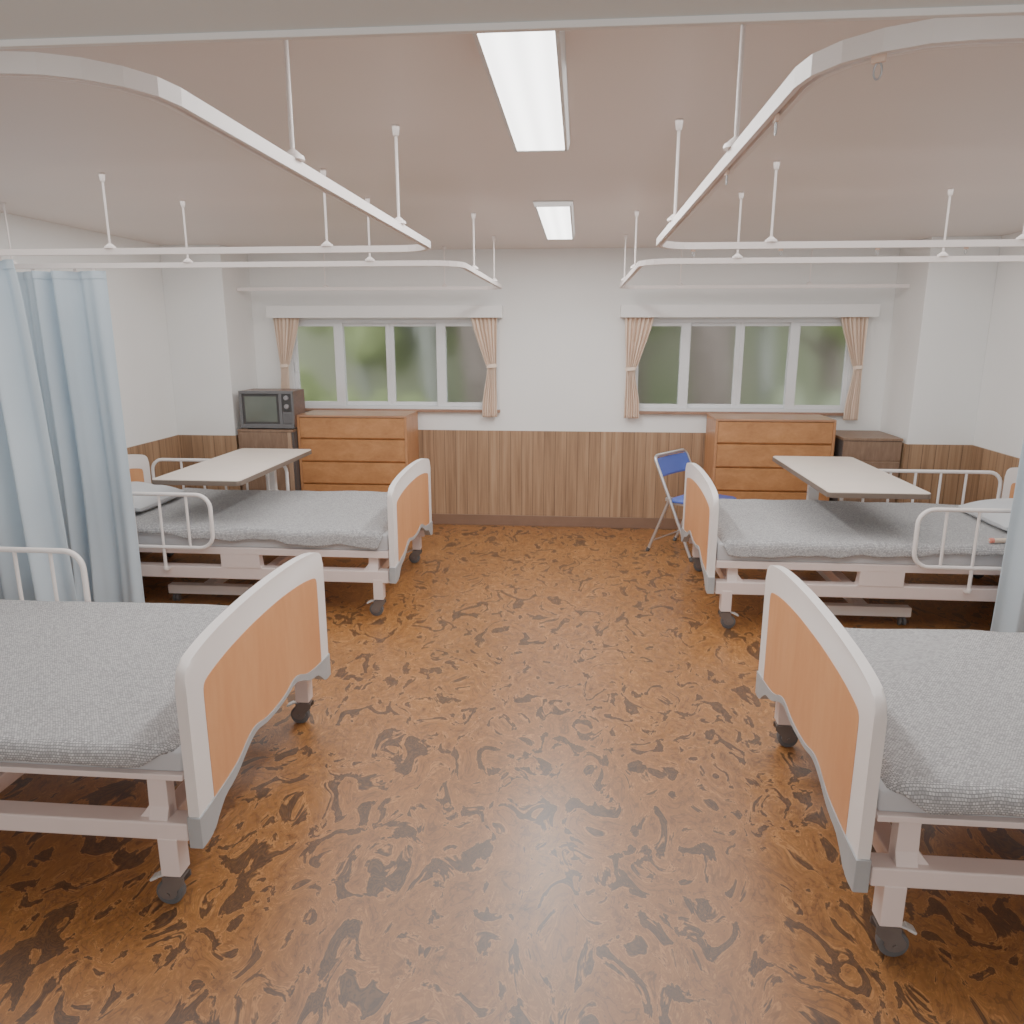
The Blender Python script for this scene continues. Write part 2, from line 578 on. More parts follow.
# ------------------------------------------------------------------ windows
def window(name, x0, x1, cuts):
    m = MB()
    y0, y1 = YB - 0.004, YB + 0.09
    m.box(x0, x1, y0, y1, WZ1 - 0.026, WZ1); m.box(x0, x1, y0, y1, WZ0, WZ0 + 0.024)
    m.box(x0, x0 + 0.022, y0, y1, WZ0 + 0.024, WZ1 - 0.026); m.box(x1 - 0.022, x1, y0, y1, WZ0 + 0.024, WZ1 - 0.026)
    f = S(m.build(name, M['alu'], smooth=False))
    edges = [x0 + 0.022] + cuts + [x1 - 0.022]
    for i in range(4):
        a, b = edges[i], edges[i + 1]
        yy = YB + (0.012 if i in (0, 3) else 0.044)
        a2 = a - (0.0 if i in (0, 2) else 0.04); b2 = b + (0.0 if i in (1, 3) else 0.04)
        s = MB()
        w = 0.036
        z0, z1 = WZ0 + 0.024, WZ1 - 0.026
        s.box(a2, a2 + (w if i in (0, 2) else 0.08), yy, yy + 0.028, z0, z1, 0.003)
        s.box(b2 - (w if i in (1, 3) else 0.08), b2, yy, yy + 0.028, z0, z1, 0.003)
        s.box(a2 + 0.01, b2 - 0.01, yy + 0.001, yy + 0.027, z0 + 0.001, z0 + 0.034, 0.002); s.box(a2 + 0.01, b2 - 0.01, yy + 0.001, yy + 0.027, z1 - 0.03, z1 - 0.001, 0.002)
        so = s.build('window_sash', M['alu'], f, smooth=False)
        g = MB(); g.box(a2 + 0.01, b2 - 0.01, yy + 0.011, yy + 0.017, z0 + 0.01, z1 - 0.01)
        g.build('window_pane', M['glass'], so, smooth=False)
    k = MB(); k.box(x0 + 0.03, x0 + 0.05, YB - 0.005, YB + 0.014, 1.36, 1.45, 0.004)
    k.build('sash_lock', M['alu'], f)
    return f
window('window_1', WL[0], WL[1], [-2.11, -1.66, -1.202])
window('window_2', WR[0], WR[1], [0.89, 1.344, 1.785])
for i, (a, b) in enumerate((WL, WR)):
    m = MB(); m.box(a - 0.005, b + 0.005, YB - 0.045, YB + 0.01, 1.022, 1.046, 0.003)
    S(m.build('trim_%d' % (9 + i), M['sill'], smooth=False))

# curtain pelmets
def pelmet(x0, x1, label):
    t = thing('curtain_pelmet', label, 'pelmet', ((x0 + x1) / 2, YB, 1.826), group='white curtain pelmets over the windows')
    h = (x1 - x0) / 2
    m = MB()
    m.box(-h, h, -0.125, -0.105, 0, 0.1, 0.003); m.box(-h, h, -0.105, -0.001, 0.082, 0.1, 0.002)
    m.box(-h, -h + 0.018, -0.106, -0.001, 0, 0.083, 0.002); m.box(h - 0.018, h, -0.106, -0.001, 0, 0.083, 0.002)
    m.build('pelmet_box', M['white_trim'], t, smooth=False)
    tr = MB(); tr.box(-h + 0.02, h - 0.02, -0.075, -0.055, 0.05, 0.083)
    tr.build('curtain_track', M['alu'], t, smooth=False)
pelmet(-2.695, -0.655, 'long white box pelmet above the left window, over the television side')
pelmet(0.332, 2.395, 'long white box pelmet above the right window, over the blue chair side')

# tied-back window curtains
def window_curtain(top, mid, bot, zm, label, seed):
    z1, z0 = 1.868, 0.988
    y = YB - 0.066
    cx = (top[0] + top[1]) / 2
    t = thing('window_curtain', label, 'curtain', (cx, y, z0), group='beige tied-back window curtains')
    def ease(a):
        return a * a * (3 - 2 * a)
    def fn(u, v):
        z = z0 + v * (z1 - z0)
        if z >= zm:
            k = (z - zm) / (z1 - zm); e = k ** 0.55 if k > 0 else 0
            e = 0.6 * e + 0.4 * ease(k)
            a = mid[0] + (top[0] - mid[0]) * e; b = mid[1] + (top[1] - mid[1]) * e
        else:
            k = (zm - z) / (zm - z0); e = ease(min(1, k * 1.25)) * 0.8 + 0.2 * k
            a = mid[0] + (bot[0] - mid[0]) * e; b = mid[1] + (bot[1] - mid[1]) * e
        w = b - a
        amp = 0.010 + 0.012 * min(1, w / 0.2)
        x = a + u * w
        ph = u * 2 * pi * 6.5 + seed
        yy = amp * sin(ph) + 0.006 * sin(ph * 2.3 + seed * 2 + z * 2)
        return Vector((x - cx, yy, z - z0))
    m = MB(); m.grid(110, 50, fn)
    o = m.build('curtain_cloth', M['wincurtain'], t)
    sm = o.modifiers.new('thick', 'SOLIDIFY'); sm.thickness = 0.003
    b = MB()
    cxm = (mid[0] + mid[1]) / 2 - cx; w = (mid[1] - mid[0]) / 2 + 0.005
    b.sweep([(cxm + w * cos(a), 0.026 * sin(a), zm - z0 + 0.004 * cos(a)) for a in [2 * pi * k / 24 for k in range(24)]], [(-0.0015, -0.014), (0.0015, -0.014), (0.0015, 0.014), (-0.0015, 0.014)], True, up=(0, 0, 1))
    b.build('tieback', M['wincurtain'], t)
window_curtain((-2.655, -2.422), (-2.615, -2.551), (-2.640, -2.555), 1.42, 'beige tied-back curtain at the left end of the left window, behind the television', 0.3)
window_curtain((-0.935, -0.700), (-0.790, -0.712), (-0.838, -0.706), 1.425, 'beige tied-back curtain at the right end of the left window', 1.7)
window_curtain((0.371, 0.618), (0.394, 0.470), (0.388, 0.520), 1.405, 'beige tied-back curtain at the left end of the right window, above the blue chair', 2.9)
window_curtain((2.106, 2.338), (2.257, 2.324), (2.212, 2.334), 1.425, 'beige tied-back curtain at the right end of the right window, above the low brown cabinet', 4.1)

# ------------------------------------------------------------------ ceiling lights
def ceiling_light(y0, y1, label):
    L = y1 - y0
    t = thing('ceiling_light', label, 'ceiling light', (LX, (y0 + y1) / 2, ZC), group='fluorescent ceiling lights')
    m = MB()
    h = L / 2
    # open tray: tapered sides around the diffuser
    for s in (-1, 1):
        m.prism([(s * 0.108, 0), (s * 0.098, -0.03), (s * 0.0875, -0.03), (s * 0.0875, 0)], -h + 0.002, h - 0.002, 'y')
        m.box(-0.098, 0.098, s * h - (0.014 if s > 0 else 0), s * h + (0.014 if s < 0 else 0), -0.03, 0)
    m.box(-0.0875, 0.0875, -h + 0.004, h - 0.004, -0.012, 0)
    m.build('lamp_housing', M['lamp_case'], t, smooth=False)
    d = MB(); d.box(-0.0875, 0.0875, -h + 0.014, h - 0.014, -0.028, -0.016, 0.003)
    d.build('lamp_diffuser', M['diffuser'], t, smooth=False)
    la = bpy.data.lights.new('lamp', 'AREA')
    la.shape = 'RECTANGLE'; la.size = 0.15; la.size_y = L - 0.05
    la.energy = LAMP_W; la.color = (1.0, 0.975, 0.95)
    lo = bpy.data.objects.new('lamp', la)
    COL.objects.link(lo); lo.location = (LX, (y0 + y1) / 2, ZC - 0.034)
LX = -0.157
LAMP_W = 24
ceiling_light(1.56, 3.05, 'long white fluorescent ceiling light nearest the front, cut off by the lintel')
ceiling_light(4.31, 5.79, 'white fluorescent ceiling light at the back, near the windows')

# ------------------------------------------------------------------ curtain rails
def arc(cx, cy, r, a0, a1, n=5):
    return [(cx + r * cos(a0 + (a1 - a0) * k / n), cy + r * sin(a0 + (a1 - a0) * k / n)) for k in range(n + 1)]

def curtain_rail(side, y0, y1, xend_near, xend_far, label, rods, hooks):
    """U-shaped track round one bed bay; side -1 left, +1 right; xe = x of the long run"""
    xe = -0.636 if side < 0 else 0.312
    r = 0.16
    zr = 2.0565
    t = thing('curtain_rail', label, 'curtain rail', (xe, (y0 + y1) / 2, zr), group='white ceiling-hung curtain rails')
    ox, oy = xe, (y0 + y1) / 2
    if side < 0:
        pts = [(xend_near, y0)] + arc(xe - r, y0 + r, r, -pi / 2, 0) + arc(xe - r, y1 - r, r, 0, pi / 2) + [(xend_far, y1)]
    else:
        pts = [(xend_near, y0)] + arc(xe + r, y0 + r, r, -pi / 2, -pi) + arc(xe + r, y1 - r, r, pi, pi / 2) + [(xend_far, y1)]
    P = [(x - ox, y - oy, 0) for x, y in pts]
    m = MB()
    m.sweep(P, [(-0.0125, 0.0135), (-0.0125, -0.0135), (-0.004, -0.0135), (-0.004, -0.006), (0.004, -0.006), (0.004, -0.0135), (0.0125, -0.0135), (0.0125, 0.0135)], up=(0, 0, 1))
    m.build('rail_track', M['rail'], t, smooth=False)
    for x, y in rods:
        rx, ry = x - ox, y - oy
        ht = ZC - zr
        k = MB(); k.cyl((rx, ry, 0.014), (rx, ry, ht - 0.002), 0.0048, n=10)
        rod = k.build('hanger_rod', M['rail'], t)
        c = MB(); c.cyl((rx, ry, ht - 0.034), (rx, ry, ht), 0.0095, 0.0135, n=14, bev=0.002); c.build('ceiling_cap', M['rail'], rod)
        c = MB(); c.cyl((rx, ry, 0.0135), (rx, ry, 0.022), 0.026, 0.024, n=18); c.cyl((rx, ry, 0.022), (rx, ry, 0.034), 0.022, 0.008, n=18); c.build('rail_bracket', M['rail'], rod)
    for x, y, dx, dy in hooks:
        hx, hy = x - ox, y - oy
        k = MB(); k.box(-0.009, 0.009, -0.0035, 0.0035, -0.022, -0.01, 0.002, M=Matrix.Translation((hx, hy, 0)) @ Matrix.Rotation(math.atan2(dy, dx), 4, 'Z'))
        hk = k.build('curtain_runner', M['runner'], t)
        c = MB()
        c.tube([(hx + dx * 0.005 * cos(a), hy + dy * 0.005 * cos(a), -0.031 + 0.010 * sin(a)) for a in [2 * pi * q / 14 for q in range(14)]], 0.0013, True, 6)
        c.build('hook_ring', M['hook'], hk)
    return t

def far_hooks(y, xs):
    return [(x, y, 1, 0) for x in xs]
curtain_rail(-1, 1.087, 3.43, XL + 0.002, XL + 0.002, 'white curtain rail hung over the front left bed',
             [(-0.636, 1.755), (-0.636, 2.76), (-1.113, 3.43), (-2.113, 3.43), (-3.12, 3.43), (-1.113, 1.087), (-2.113, 1.087)], [])
curtain_rail(-1, 4.13, 6.4, XL + 0.002, CLX + 0.002, 'white curtain rail hung over the back left bed by the television',
             [(-0.636, 4.70), (-0.636, 5.79), (-1.113, 4.13), (-2.113, 4.13), (-3.12, 4.13), (-1.11, 6.4), (-2.11, 6.4)], [])
curtain_rail(1, 1.075, 3.43, XR - 0.002, XR - 0.002, 'white curtain rail with empty hooks hung over the front right bed',
             [(0.312, 1.73), (0.312, 2.77), (0.787, 3.43), (1.787, 3.43), (2.787, 3.43), (0.787, 1.075), (1.787, 1.075)],
             [(0.372, 1.11, 0.78, -0.62), (0.312, 1.385, 0, 1), (0.312, 1.814, 0, 1)] + far_hooks(3.43, [0.47, 0.83, 1.22, 1.57]))
curtain_rail(1, 4.13, 6.4, XR - 0.002, CRX - 0.002, 'white curtain rail hung over the back right bed by the blue chair',
             [(0.312, 4.70), (0.312, 5.79), (0.787, 4.13), (1.784, 4.13), (2.787, 4.13), (0.787, 6.4), (1.787, 6.4)], [])

# ------------------------------------------------------------------ bed curtains
def bed_curtain(x0, x1, y, z0, z1, lam, amp, label, seed, flat_right=0.0, bottom_flare=0.0, flat_left=0.0, nx=260):
    cx = (x0 + x1) / 2
    t = thing('bed_curtain', label, 'curtain', (cx, y, z0), group='light blue bed curtains')
    W = x1 - x0
    def fold(x, v):
        w = x + 0.018 * mnoise.noise((x * 3.1, v * 1.1, seed)) * (1.5 - v)
        ph = w / lam * 2 * pi
        f = sin(ph + 1.1 * sin(ph * 0.5 + seed) + 0.8 * mnoise.noise((x * 2.2, seed, v * 0.8)))
        # sharpen one side of every fold
        f = f * 0.8 + 0.25 * sin(2 * ph + seed)
        return f
    def fn(u, v):
        vv = v
        x = x0 + u * W
        a = amp * (0.72 + 0.45 * mnoise.noise((x * 1.7, seed * 3.3, 0.4)) + 0.18 * (1 - vv))
        if flat_right > 0:
            k = min(1, (x1 - x) / flat_right); a *= 0.22 + 0.78 * k * k
        if flat_left > 0:
            k = min(1, (x - x0) / flat_left); a *= 0.22 + 0.78 * k * k
        fl = bottom_flare * max(0.0, 1 - vv) ** 0.55 * (0.4 + 0.6 * (u if bottom_flare > 0 else 1 - u))
        sway = 0.02 * mnoise.noise((vv * 1.6, x * 1.2, seed * 2))
        return Vector((x - cx + fl, a * fold(x, vv) + sway * (1 - vv), vv * (z1 - z0)))
    m = MB(); m.grid(nx, 46, fn)
    o = m.build('curtain_cloth', M['bedcurtain'], t)
    sm = o.modifiers.new('thick', 'SOLIDIFY'); sm.thickness = 0.003
    hem = MB()
    n = 120
    hem.sweep([fn(k / n, 0.992) + Vector((0, 0, 0.0)) for k in range(n + 1)], [(-0.0035, -0.02), (0.0035, -0.02), (0.0035, 0.02), (-0.0035, 0.02)], up=(0, 0, 1))
    hem.build('heading_tape', M['bedcurtain'], t)
    nh = max(3, int(W / 0.11))
    for i in range(nh):
        u = (i + 0.5) / nh
        p = fn(u, 1.0)
        k = MB()
        k.box(-0.010, 0.010, -0.004, 0.004, z1 - z0 + 0.0, z1 - z0 + 0.022, 0.002, M=Matrix.Translation((p.x, p.y * 0.3, 0)))
        k.build('curtain_glider', M['rail'], t)
bed_curtain(-3.30, -2.600, 3.43, 0.30, 2.022, 0.19, 0.105, 'light blue curtain on the rail of the front left bed, at the left edge', 2.3, bottom_flare=0.085, flat_right=0.10)
bed_curtain(-3.30, -2.592, 4.13, 0.06, 2.026, 0.165, 0.062, 'light blue curtain with a flat right edge, hung between the two left beds', 5.1, flat_right=0.16)
bed_curtain(2.335, 3.00, 4.13, 0.06, 2.026, 0.165, 0.058, 'light blue curtain at the right edge, gathered between the two right beds', 8.4, flat_left=0.10, bottom_flare=-0.05)

# ------------------------------------------------------------------ hospital beds (local frame: foot end at x=0, head at -x)
HW = 0.585
def mirror_pts(p):
    return p + [(-y, z) for y, z in reversed(p) if abs(y) > 1e-6]
def smooth_poly(p, it=2):
    for _ in range(it):
        q = []
        for i in range(len(p)):
            a, b = p[i], p[(i + 1) % len(p)]
            q.append((a[0] * .75 + b[0] * .25, a[1] * .75 + b[1] * .25)); q.append((a[0] * .25 + b[0] * .75, a[1] * .25 + b[1] * .75))
        p = q
    return p
def smooth_line(p, it=2):
    for _ in range(it):
        q = [p[0]]
        for i in range(len(p) - 1):
            a, b = p[i], p[i + 1]
            q.append((a[0] * .75 + b[0] * .25, a[1] * .75 + b[1] * .25)); q.append((a[0] * .25 + b[0] * .75, a[1] * .25 + b[1] * .75))
        q.append(p[-1]); p = q
    return p
def mirror_line(p):
    """p runs from y=-w to y=0; returns full line"""
    return p + [(-y, z) for y, z in reversed(p) if abs(y) > 1e-6]
ARCH = smooth_line(mirror_line([(-HW, 0.33), (-HW, 0.71), (-0.584, 0.776), (-0.54, 0.803), (-0.40, 0.829), (-0.2, 0.843), (0, 0.847)]), 2)
WTOP = smooth_line(mirror_line([(-HW, 0.321), (-0.49, 0.328), (-0.40, 0.336), (-0.31, 0.352), (-0.23, 0.391), (-0.17, 0.398), (-0.10, 0.378), (0, 0.372)]), 2)
WLOW = smooth_line(mirror_line([(-HW, 0.223), (-0.535, 0.223), (-0.50, 0.233), (-0.445, 0.291), (-0.34, 0.308), (-0.25, 0.356), (-0.175, 0.379), (-0.10, 0.361), (0, 0.356)]), 2)
PTOP = smooth_line(mirror_line([(-0.492, 0.322), (-0.494, 0.66), (-0.490, 0.700), (-0.455, 0.714), (-0.33, 0.735), (-0.16, 0.748), (0, 0.751)]), 2)

def board_poly():
    low = [(y, z + 0.02) for y, z in WLOW]
    return ARCH + [(y, z) for y, z in reversed(low)]
def panel_poly():
    low = [(y, z - 0.004) for y, z in WTOP if abs(y) < 0.488]
    return PTOP + list(reversed(low))
def bumper_poly():
    return WTOP + list(reversed(WLOW))

def end_board(name, t, x0, x1):
    m = MB(); m.prism(board_poly(), x0, x1, 'x', bev=0.008)
    b = m.build(name, M['bed_board'], t)
    m = MB(); m.prism(panel_poly(), x0 - 0.0015, x1 + 0.0015, 'x')
    m.build('wood_panel', M['bed_panel'], b)
    m = MB(); m.prism([(y * 1.012, z) for y, z in bumper_poly()], x0 - 0.003, x1 + 0.005, 'x', bev=0.003)
    m.build('bumper', M['bumper'], b)
    return b

def guard(t, sy, x0, x1, bars=5):
    """tubular side guard hung on one side"""
    y = sy * 0.615
    z0, z1, r, rc = 0.424, 0.755, 0.0125, 0.085
    pts = []
    def corner(cx, cz, a0):
        return [(cx + rc * cos(a0 + k * pi / 12), y, cz + rc * sin(a0 + k * pi / 12)) for k in range(7)]
    pts += corner(x1 - rc, z1 - rc, 0) + corner(x0 + rc, z1 - rc, pi / 2) + corner(x0 + rc, z0 + rc, pi) + corner(x1 - rc, z0 + rc, 3 * pi / 2)
    pts = [Vector(p) for p in pts]
    pts = [p for i, p in enumerate(pts) if (p - pts[i - 1]).length > 1e-5]
    m = MB(); m.tube(pts, r, True, 12)
    g = m.build('side_guard', M['guard'], t)
    for k in range(bars):
        x = x1 - 0.148 - 0.17 * k
        b = MB(); b.cyl((x, y, z0), (x, y, z1), 0.0085, n=10); b.build('guard_bar', M['guard'], g)
    for k in (1, bars - 2):
        x = x1 - 0.148 - 0.17 * k
        b = MB(); b.cyl((x, y, 0.285), (x, y, z0), 0.010, n=10); b.cyl((x, y, 0.28), (x, y, 0.304), 0.014, n=12, bev=0.003)
        b.box(x - 0.012, x + 0.012, min(y, sy * 0.58), max(y, sy * 0.578), 0.274, 0.289, 0.002)
        b.build('guard_post', M['guard'], g)
    return g

BL = 2.14     # inner length between end boards
def make_bed(label, guards, zd=0.437, dh=0.019, zr=0.235):
    """zd underside of the platform, dh its thickness, zr underside of the base rails"""
    t = thing('hospital_bed', label, 'bed', group='adjustable hospital beds on castors')
    end_board('footboard', t, 0.003, 0.036)
    end_board('headboard', t, -BL - 0.036, -BL - 0.003)
    m = MB()
    # mattress platform
    for s in (-1, 1):
        m.box(-BL + 0.004, -0.004, s * HW if s < 0 else HW - 0.045, -HW + 0.045 if s < 0 else HW, zd, zd + dh, 0.003)
    for x in [-BL + 0.004 + k * (BL - 0.056) / 6 for k in range(7)]:
        m.box(x, x + 0.048, -HW + 0.04, HW - 0.04, zd + 0.002, zd + dh - 0.001, 0.003)
    m.box(-BL + 0.02, -0.02, -HW + 0.04, HW - 0.04, zd + dh - 0.006, zd + dh)
    m.build('platform', M['bed_frame'], t, smooth=False)
    m = MB()
    for s in (-1, 1):
        ya, yb = sorted((s * (HW - 0.004), s * (HW - 0.074)))
        m.box(-BL + 0.008, -0.008, ya, yb, zr, 0.293, 0.005)
    for x in (-0.135, -0.80, -1.10, -BL + 0.075):
        m.box(x, x + 0.06, -HW + 0.06, HW - 0.06, 0.238, 0.2915, 0.004)
    m.build('base_frame', M['bed_frame'], t, smooth=False)
    for s in (-1, 1):
        for (xa, sg) in ((-0.132, -1), (-BL + 0.132, 1)):
            k = MB()
            ya, yb = sorted((s * (HW - 0.03), s * (HW - 0.072)))
            xb = xa - sg * 0.058
            k.prism([(xa + sg * 0.036, 0.291), (xa, 0.332), (xa, zd + 0.003), (xb, zd + 0.003), (xb, 0.291)], ya, yb, 'y', bev=0.002)
            k.prism([(s * (HW - 0.014), 0.291), (s * (HW - 0.031), 0.332), (s * (HW - 0.06), 0.332), (s * (HW - 0.06), 0.291)], min(xa, xb), max(xa, xb), 'x', bev=0.002)
            k.build('platform_post', M['bed_frame'], t, smooth=False)
        k = MB()
        ya, yb = sorted((s * (HW - 0.001), s * (HW - 0.055)))
        k.prism([(-1.055, 0.29), (-1.055, zd + 0.003), (-0.81, zd + 0.003), (-0.81, 0.305), (-0.795, 0.29)], ya, yb, 'y', bev=0.004)
        k.build('lift_housing', M['bed_frame'], t, smooth=False)
    # legs with castors
    for s in (-1, 1):
        for (xc, sg) in ((-0.0745, -1), (-BL + 0.0745, 1)):
            yc = s * (HW - 0.031)
            k = MB(); k.box(xc - 0.03, xc + 0.03, yc - 0.03, yc + 0.03, 0.112, 0.24, 0.003)
            leg = k.build('leg', M['bed_frame'], t, smooth=False)
            wx = xc + sg * 0.022
            c = MB()
            c.cyl((xc, yc, 0.1), (xc, yc, 0.114), 0.024, n=16)
            for q in (-1, 1):
                c.prism([(xc - 0.034, 0.102), (xc + 0.034, 0.102), (xc + 0.034, 0.082)] + [(wx + 0.03 * cos(a), 0.05 + 0.026 * sin(a)) for a in [0.2 - k * (pi + 0.4) / 8 for k in range(9)]] + [(xc - 0.034, 0.082)], yc + q * 0.021 - 0.0015, yc + q * 0.021 + 0.0015, 'y')
            c.box(xc - 0.03, xc + 0.03, yc - 0.022, yc + 0.022, 0.097, 0.103, 0.001)
            c.cyl((wx, yc - 0.026, 0.042), (wx, yc + 0.026, 0.042), 0.007, n=10)
            c.build('castor_fork', M['zinc'], leg)
            w = MB(); w.cyl((wx, yc - 0.015, 0.042), (wx, yc + 0.015, 0.042), 0.042, n=28, bev=0.005)
            w.build('castor_wheel', M['rubber'], leg)
            p = MB(); p.box(-0.014, 0.014, -0.016, 0.016, -0.004, 0.004, 0.002, M=Matrix.Translation((xc + sg * 0.066, yc, 0.088)) @ Matrix.Rotation(sg * 0.5, 4, 'Y'))
            p.box(-0.014, 0.014, -0.012, 0.012, -0.003, 0.003, 0.001, M=Matrix.Translation((xc + sg * 0.046, yc, 0.096)) @ Matrix.Rotation(sg * 0.35, 4, 'Y'))
            p.build('brake_pedal', M['pedal'], leg)
    for sy in guards:
        guard(t, sy, -BL + 0.002, -1.075)
    return t

FOOT_L, FOOT_R = -1.115, 0.808
YN_L, YN_R, YK_L, YK_R = 2.455, 2.437, 4.895, 4.872
bed = make_bed('white hospital bed at the front left with orange foot panel', [1])
bed.location = (FOOT_L, YN_L, 0)
dup(bed, (FOOT_R, YN_R, 0), pi, 'white hospital bed at the front right with orange foot panel')
for ch in [c for c in bpy.data.objects['hospital_bed.001'].children if c.name.startswith('side_guard')]:
    for g in list(ch.children): bpy.data.objects.remove(g)
    bpy.data.objects.remove(ch)
b2 = make_bed('white hospital bed at the back left under a table, beside the television', [-1, 1], 0.378, 0.042, 0.218)
b2.location = (FOOT_L - 0.005, YK_L, 0)
dup(b2, (FOOT_R, YK_R, 0), pi, 'white hospital bed at the back right, beside the blue folding chair')

MATT = {}
def mattress(x, y, rz, label, z, h):
    if h not in MATT:
        m = MB(); m.box(-BL + 0.008, -0.008, -0.570, 0.570, 0, h, 0.010, 3)
        o = m.build('mattress', M['mattress']); MATT[h] = o
    else:
        o = MATT[h].copy(); COL.objects.link(o)
    o.location = (x, y, z); o.rotation_euler = (0, 0, rz)
    tag(o, label, 'mattress', 'thin grey mattresses on the beds')
mattress(FOOT_L, YN_L, 0, 'thin grey mattress on the front left bed', 0.456, 0.064)
mattress(FOOT_R, YN_R, pi, 'thin grey mattress on the front right bed', 0.456, 0.064)
mattress(FOOT_L - 0.005, YK_L, 0, 'grey mattress on the back left bed beside the television', 0.42, 0.1)
mattress(FOOT_R, YK_R, pi, 'grey mattress on the back right bed beside the blue chair', 0.42, 0.1)

def blanket(x, y, rz, xh, label, seed, hang=0.05, wav=0.022, puff=0.010, cut=0.09, drop=0.0):
    """knitted cover draped over the mattress; xh = where it ends towards the head"""
    ztop = 0.5245
    half, rr = 0.577, 0.022
    x0, x1 = xh, -0.035
    def hem(px, sgn):
        h = hang + drop * max(0.0, min(1.0, (px - x0) / (x1 - x0))) + wav * mnoise.noise((px * 3.1, seed + sgn * 5, 0.2)) + wav * 0.6 * mnoise.noise((px * 8.3, seed, sgn * 3.0))
        d = max(0.0, x1 - px)
        if d < cut:
            h = h * (d / cut) ** 0.8 - 0.035 * (1 - d / cut)
        dh = px - x0
        if dh < 0.06:
            h *= 0.5 + 0.5 * dh / 0.06
        return h
    def sec(px, v):
        sgn = -1 if v < 0 else 1
        h = hem(px, sgn)
        flat = half - rr
        arcl = rr * pi / 2
        tot = flat + arcl + max(-0.04, h)
        s = abs(v) * tot
        if s < flat:
            yy, zz, side = s, ztop, 0
        elif s < flat + arcl:
            a = (s - flat) / rr
            yy, zz = flat + rr * sin(a), ztop - rr + rr * cos(a); side = a / (pi / 2)
        else:
            q = s - flat - arcl
            yy, zz = half + 0.1 * q, ztop - rr - q; side = 1
        return sgn, yy, zz, side, s
    def fn(u, w):
        v = w * 2 - 1
        px = x0 + u * (x1 - x0)
        sgn, yy, zz, side, s = sec(px, v)
        n1 = mnoise.noise((px * 2.4, yy * sgn * 3.0, seed)) ; n2 = mnoise.noise((px * 6.5, yy * sgn * 6.0, seed + 9))
        up = puff * (0.9 * n1 + 0.45 * n2 + 0.35)
        zz += up * (1 - side) * min(1, (x1 - px) / 0.06 + 0.3)
        yy += side * (0.010 * mnoise.noise((px * 5.2, seed, sgn * 2.0)) + 0.004)
        if px > x1 - 0.03:
            zz -= 0.018 * (1 - (x1 - px) / 0.03)
        return Vector((px, sgn * yy, zz))
    def uv(u, w):
        v = w * 2 - 1
        px = x0 + u * (x1 - x0)
        return (px + seed, (1 if v > 0 else -1) * sec(px, v)[4] + 3)
    m = MB(); m.grid(190, 110, fn, uv)
    o = m.build('blanket', M['blanket'])
    for p in o.data.polygons: pass
    sd = o.modifiers.new('thick', 'SOLIDIFY'); sd.thickness = 0.012; sd.offset = 1.0
    o.location = (x, y, 0); o.rotation_euler = (0, 0, rz)
    tag(o, label, 'blanket', 'pale grey knitted blankets on the beds')
    return o
blanket(FOOT_L, YN_L, 0, -2.0, 'pale grey knitted blanket over the front left bed', 1.3, hang=0.0, wav=0.006, drop=0.028)
blanket(FOOT_R, YN_R, pi, -2.0, 'pale grey knitted blanket over the front right bed', 4.6, hang=0.0, wav=0.006, drop=0.028)
blanket(FOOT_L - 0.005, YK_L, 0, -1.86, 'pale grey rumpled blanket over the back left bed', 7.7, hang=-0.004, wav=0.030, puff=0.014, cut=0.03, drop=0.07)
blanket(FOOT_R, YK_R, pi, -1.86, 'pale grey rumpled blanket over the back right bed', 11.2, hang=-0.004, wav=0.026, puff=0.014, cut=0.03, drop=0.065)

def pillow(x, y, z, rz, label, seed, tilt=0.0):
    m = MB()
    t = bmesh.new()
    bmesh.ops.create_cube(t, size=2.0)
    bmesh.ops.subdivide_edges(t, edges=list(t.edges), cuts=11, use_grid_fill=True)
    for v in t.verts:
        a, b, c = v.co
        ed = (1 - abs(a) ** 3.2) * (1 - abs(b) ** 3.2)
        th = 0.010 + 0.052 * max(0, ed) ** 0.55
        pin = 1 - 0.06 * (a * a * b * b) * 0 
        px = a * 0.20 * (1 - 0.07 * (1 - b * b) * 0 - 0.05 * b * b * (1 - abs(a)))
        v.co = Vector((a * 0.205 * (1 - 0.05 * (1 - abs(b) ** 2) * abs(a)), b * 0.30 * (1 - 0.05 * (1 - abs(a) ** 2) * abs(b)), c * th + 0.008 * mnoise.noise((a * 1.8, b * 2, seed))))
    m._merge(t)
    o = m.build('pillow', M['pillow'])
    sb = o.modifiers.new('soft', 'SUBSURF'); sb.levels = 1; sb.render_levels = 1
    o.location = (x, y, z); o.rotation_euler = (0, tilt, rz)
    tag(o, label, 'pillow', 'grey pillows at the bed heads')
pillow(FOOT_L - 0.005 - BL + 0.235, YK_L - 0.02, 0.604, 0.0, 'pale grey pillow at the head of the back left bed, beside the blue curtain', 1.0, tilt=0.13)
pillow(FOOT_R + BL - 0.235, YK_R - 0.02, 0.604, 0.0, 'pale grey pillow at the head of the back right bed', 2.0, tilt=-0.13)

